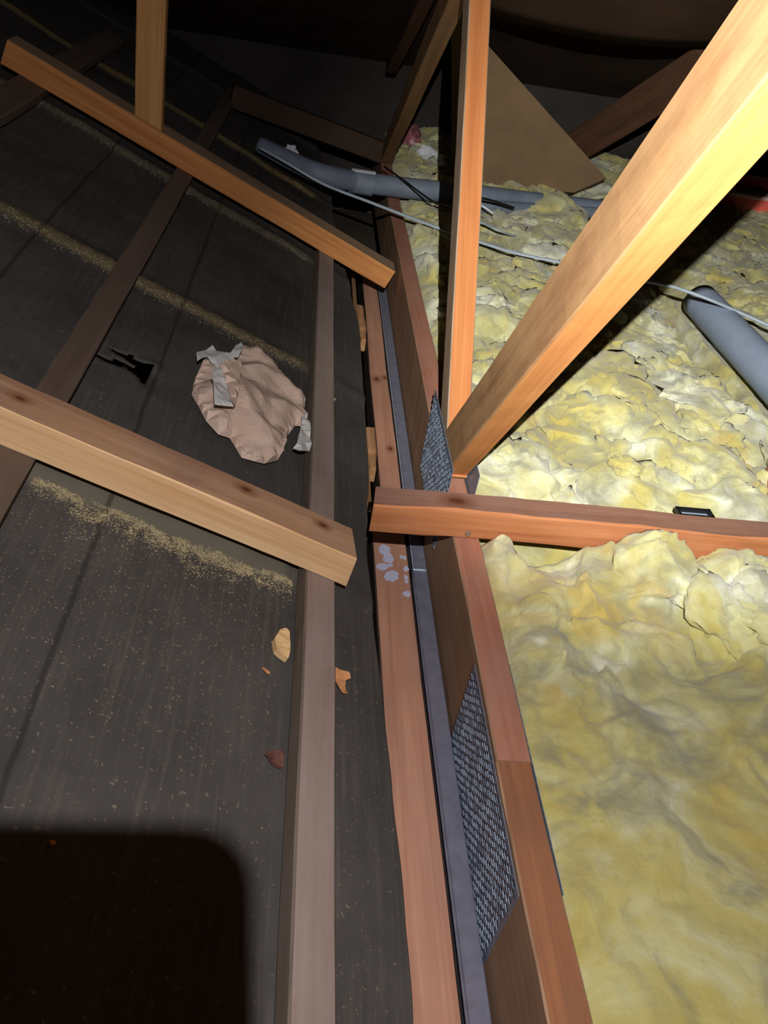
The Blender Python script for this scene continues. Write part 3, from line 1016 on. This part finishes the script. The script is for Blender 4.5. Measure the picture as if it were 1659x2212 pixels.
def paper(name, outline, hfun, mat, parent, base_h, npts, seed, thick=0.0012, edge_drop=0.0):
    rnd = random.Random(seed)
    poly = [px_local(x, y, base_h).to_2d() for x, y in outline]
    if name == 'bag_body':
        poly = [Vector((min(p.x, -0.031), p.y)) for p in poly]
    # densify outline
    ol = []
    for a, b in zip(poly, poly[1:] + poly[:1]):
        n = max(1, int((b - a).length / 0.02))
        for k in range(n):
            ol.append(a.lerp(b, k / n))
    xs = [p.x for p in ol]
    ys = [p.y for p in ol]
    pts = []
    tries = 0
    md = 0.75 * math.sqrt((max(xs) - min(xs)) * (max(ys) - min(ys)) / npts)
    pl_ = [(p.x, p.y) for p in ol]

    def dist_edge(p):
        return min((p - q).length for q in ol)
    while len(pts) < npts and tries < npts * 60:
        tries += 1
        p = Vector((rnd.uniform(min(xs), max(xs)), rnd.uniform(min(ys), max(ys))))
        if inside((p.x, p.y), pl_) and dist_edge(p) > md * 0.6 and all((p - q).length > md for q in pts):
            pts.append(p)
    allp = ol + pts
    n0 = len(ol)
    res = geometry.delaunay_2d_cdt(allp, [(i, (i + 1) % n0) for i in range(n0)], [], 1, 1e-5)
    bm = bmesh.new()
    vs = []
    for p in res[0]:
        d = dist_edge(p)
        vs.append(bm.verts.new(sl(p.x, p.y, hfun(p.x, p.y, d))))
    for f in res[2]:
        bm.faces.new([vs[i] for i in f])
    bmesh.ops.recalc_face_normals(bm, faces=bm.faces[:])
    if sum((f.normal.dot(PN) for f in bm.faces)) < 0:
        bmesh.ops.reverse_faces(bm, faces=bm.faces[:])
    o = link(name, bm, mat, parent, smooth=False)
    s = o.modifiers.new('t', 'SOLIDIFY')
    s.thickness = thick
    s.offset = -1
    return o


bag = empty('paper_bag', at_h(545, 880, FELT))
tag(bag, 'crumpled brown paper bag with white lining lying on the dark underlay', 'paper bag')
OUT = [(443, 768), (470, 772), (488, 790), (510, 770), (524, 740), (548, 752), (596, 798), (640, 850), (660, 862), (671, 900), (672, 935), (655, 925), (640, 915), (622, 940), (612, 975), (602, 990), (575, 996), (552, 990), (528, 978), (500, 940), (474, 934), (448, 905), (432, 868), (418, 845), (425, 810)]


def bag_h(u, y, d):
    k = 1 - math.exp(-d / 0.022)
    c = 0.0
    for i, (a, f, ph, w) in enumerate(((0.4, 15, 0.3, 1.0), (1.9, 19, 1.2, 0.9), (2.7, 12, 0.7, 1.1), (1.2, 34, 2.2, 0.4), (0.1, 41, 0.2, 0.35))):
        q = (math.cos(a) * u + math.sin(a) * y) * f + ph + 1.1 * N2(u * 8, y * 8, i)
        m = max(0.15, 0.6 + 0.9 * N2(u * 7, y * 7, i + 20))
        c += w * m * (abs(q % 2 - 1) - 0.5)
    b = FELT + 0.008 + 0.040 * k + 0.022 * c * (0.3 + 0.7 * k) + 0.012 * N2(u * 11, y * 11, 5) * k
    return b


paper('bag_body', OUT, bag_h, M_KRAFT, bag, FELT + 0.016, 1500, 3)
fl = paper('lining_flap', [(423, 764), (446, 754), (459, 744), (466, 760), (494, 769), (508, 784), (500, 800), (480, 790), (470, 792), (458, 785), (447, 772), (436, 775), (425, 782)],
           lambda u, y, d: 0.004 + 0.012 * N2(u * 30, y * 30, 2) + 0.006 * N2(u * 70, y * 70, 4), M_LINER, bag, -0.0, 30, 5)
fl['label'] = 'white torn flap at the bag mouth'
fl = paper('lining_fold', [(460, 790), (474, 796), (484, 815), (492, 845), (498, 868), (502, 884), (480, 880), (461, 878), (456, 850), (455, 820)],
           lambda u, y, d: 0.026 + 0.016 * abs(N2(u * 26, y * 16, 7)) + 0.006 * N2(u * 70, y * 70, 4), M_LINER, bag, 0.022, 40, 6)
fl['label'] = 'white folded lining on top of the bag'
paper('bag_fold', [(470, 792), (490, 782), (516, 778), (522, 800), (516, 840), (508, 868), (503, 884), (496, 860), (488, 828), (480, 808)],
      lambda u, y, d: 0.034 + 0.012 * N2(u * 28, y * 18, 3) + 0.01 * min(1, d / 0.01), M_KRAFT, bag, 0.030, 34, 16)
fl = paper('lining_flap', [(512, 776), (520, 756), (518, 746), (506, 752), (494, 768), (502, 778)], lambda u, y, d: 0.008 + 0.01 * N2(u * 40, y * 40, 9), M_LINER, bag, 0.0, 14, 7)
fl['label'] = 'white lining at the torn corner'
fl = paper('lining_flap', [(641, 958), (648, 930), (654, 896), (666, 890), (670, 930), (673, 958), (671, 970), (658, 972), (646, 974), (637, 962)],
           lambda u, y, d: 0.006 + 0.014 * N2(u * 45, y * 45, 1), M_LINER, bag, 0.006, 26, 8)
fl['label'] = 'white lining at the torn lower end'

# ------------------------------------------------------------------ wood chips and sawdust on the underlay
def chip(name, outline, mat, label, h0, th=0.006, curl=0.006, seed=0):
    poly = [px_local(x, y, h0).to_2d() for x, y in outline]
    ol = []
    for a, b in zip(poly, poly[1:] + poly[:1]):
        n = 3
        for k in range(n):
            ol.append(a.lerp(b, k / n))
    res = geometry.delaunay_2d_cdt(ol, [(i, (i + 1) % len(ol)) for i in range(len(ol))], [], 1, 1e-6)
    bm = bmesh.new()
    vs = [bm.verts.new(sl(p.x, p.y, h0 + curl * N2(p.x * 60 + seed, p.y * 60))) for p in res[0]]
    for f in res[2]:
        bm.faces.new([vs[i] for i in f])
    r = bmesh.ops.extrude_face_region(bm, geom=bm.faces[:])
    bmesh.ops.translate(bm, vec=PN * -th, verts=[v for v in r['geom'] if isinstance(v, bmesh.types.BMVert)])
    bmesh.ops.recalc_face_normals(bm, faces=bm.faces[:])
    return tag(link(name, bm, mat), label, 'wood chip')


chip('wood_chip', [(596, 1375), (606, 1358), (616, 1358), (624, 1368), (627, 1400), (624, 1420), (610, 1412), (599, 1400)], M_CHIP, 'pale rounded wood chip left of the grey batten', FELT + 0.012, 0.012)
chip('wood_chip', [(716, 1437), (737, 1446), (752, 1455), (757, 1465), (748, 1468), (746, 1480), (751, 1495), (744, 1494), (733, 1480), (726, 1462), (718, 1456)], M_CHIP_O, 'orange forked wood chip right of the grey batten', FELT + 0.012, 0.004)
chip('wood_chip', [(573, 1627), (586, 1624), (612, 1622), (614, 1654), (604, 1650), (584, 1638)], M_CHIP_R, 'dark pointed bark chip poking out left of the grey batten', FELT + 0.012, 0.006)
chip('wood_chip', [(567, 1442), (571, 1440), (580, 1452), (582, 1457), (576, 1455)], M_CHIP_O, 'tiny orange sliver on the underlay left of the batten', FELT + 0.006, 0.003)
chip('wood_chip', [(711, 849), (716, 846), (720, 854), (726, 862), (722, 867), (715, 858)], M_LINER, 'tiny white curl right of the batten level with the paper bag', FELT + 0.010, 0.004)
chip('wood_chip', [(106, 1812), (118, 1814), (122, 1822), (112, 1826)], M_CHIP_O, 'tiny orange flake inside the dark shadow at lower left', FELT + 0.006, 0.003)


def dust():
    rnd = random.Random(5)
    bm = bmesh.new()

    def bit(u, y, s, el):
        a = rnd.uniform(0, PI)
        h = FELT + felt_h(u, y) + 0.0005
        c, d = math.cos(a) * s * el, math.sin(a) * s * el
        e, f = -math.sin(a) * s * 0.45, math.cos(a) * s * 0.45
        t = rnd.uniform(0.2, 0.9) * s
        vs = [bm.verts.new(sl(u + x, y + yy, h + z)) for x, yy, z in ((c, d, t * 0.3), (e, f, 0), (-c, -d, t * 0.2), (-e, -f, 0))]
        top = bm.verts.new(sl(u, y, h + t))
        for k in range(4):
            bm.faces.new((vs[k], vs[(k + 1) % 4], top))
    for _ in range(9500):          # bank of dust below the near timber
        u = -0.475 + 0.445 * rnd.random() ** 0.9
        sp = 0.010 + 0.030 * abs(N2(u * 9, 1.0)) + 0.03 * max(0, N2(u * 17, 7.0))
        y = 0.985 - 0.010 * N2(u * 14, 3.0) - abs(rnd.gauss(0, sp * 1.25)) - 0.008 * rnd.random()
        if N2(u * 45, y * 45, 3) < -0.12 and rnd.random() < 0.75:
            continue
        bit(u, y, rnd.uniform(0.0006, 0.0017), rnd.uniform(0.8, 2.0))
    for _ in range(1500):           # loose specks over the near sheet
        u = -0.62 + 0.58 * rnd.random()
        y = 0.95 - abs(rnd.gauss(0, 0.2))
        bit(u, y, rnd.uniform(0.0005, 0.0012), rnd.uniform(0.8, 2.2))
    for _ in range(120):
        u = 0.035 + 0.07 * rnd.random()
        bit(u, rnd.uniform(0.3, 1.3), rnd.uniform(0.0005, 0.0011), 1.3)
    for yc, n, uu in ((1.765, 1300, (-0.85, -0.05)), (2.53, 900, (-0.92, -0.05)), (3.26, 800, (-0.5, -0.03))):
        for _ in range(n):
            u = rnd.uniform(*uu)
            bit(u, yc + rnd.gauss(0, 0.016), rnd.uniform(0.0008, 0.0022), rnd.uniform(0.8, 1.8))
    bmesh.ops.recalc_face_normals(bm, faces=bm.faces[:])
    tag(link('sawdust', bm, M_DUST), 'yellowish sawdust scattered on the dark underlay below the pine timbers', 'sawdust', kind='stuff')


dust()

# ------------------------------------------------------------------ the phone that throws the rounded shadow (held at the camera, lens at its corner)
def phone():
    t = empty('phone', CAM - FWD * 0.012)
    tag(t, 'dark phone held above the underlay, throwing the rounded shadow at lower left', 'phone')
    w, h, th, rr = 0.075, 0.150, 0.009, 0.015
    top = 0.038
    bm = bmesh.new()
    vs = []
    for (cx, cy, a0) in ((0.030 - rr, top - rr, 0), (0.030 - w + rr, top - rr, 90), (0.030 - w + rr, top - h + rr, 180), (0.030 - rr, top - h + rr, 270)):
        for k in range(7):
            a = math.radians(a0 + 15 * k)
            vs.append(bm.verts.new((cx + rr * math.cos(a), cy + rr * math.sin(a), 0.006)))
    f = bm.faces.new(vs)
    r = bmesh.ops.extrude_face_region(bm, geom=[f])
    bmesh.ops.translate(bm, vec=(0, 0, th), verts=[v for v in r['geom'] if isinstance(v, bmesh.types.BMVert)])
    bmesh.ops.recalc_face_normals(bm, faces=bm.faces[:])
    M = cam.matrix_world.copy()
    link('phone_body', bm, M_PHONE, t, M)
    bm = bmesh.new()
    bmesh.ops.create_cone(bm, cap_ends=True, segments=20, radius1=0.006, radius2=0.006, depth=0.002)
    link('phone_lens', bm, M_BLACK, t, M @ Matrix.Translation((0.0, -0.016, 0.0058)))


phone()
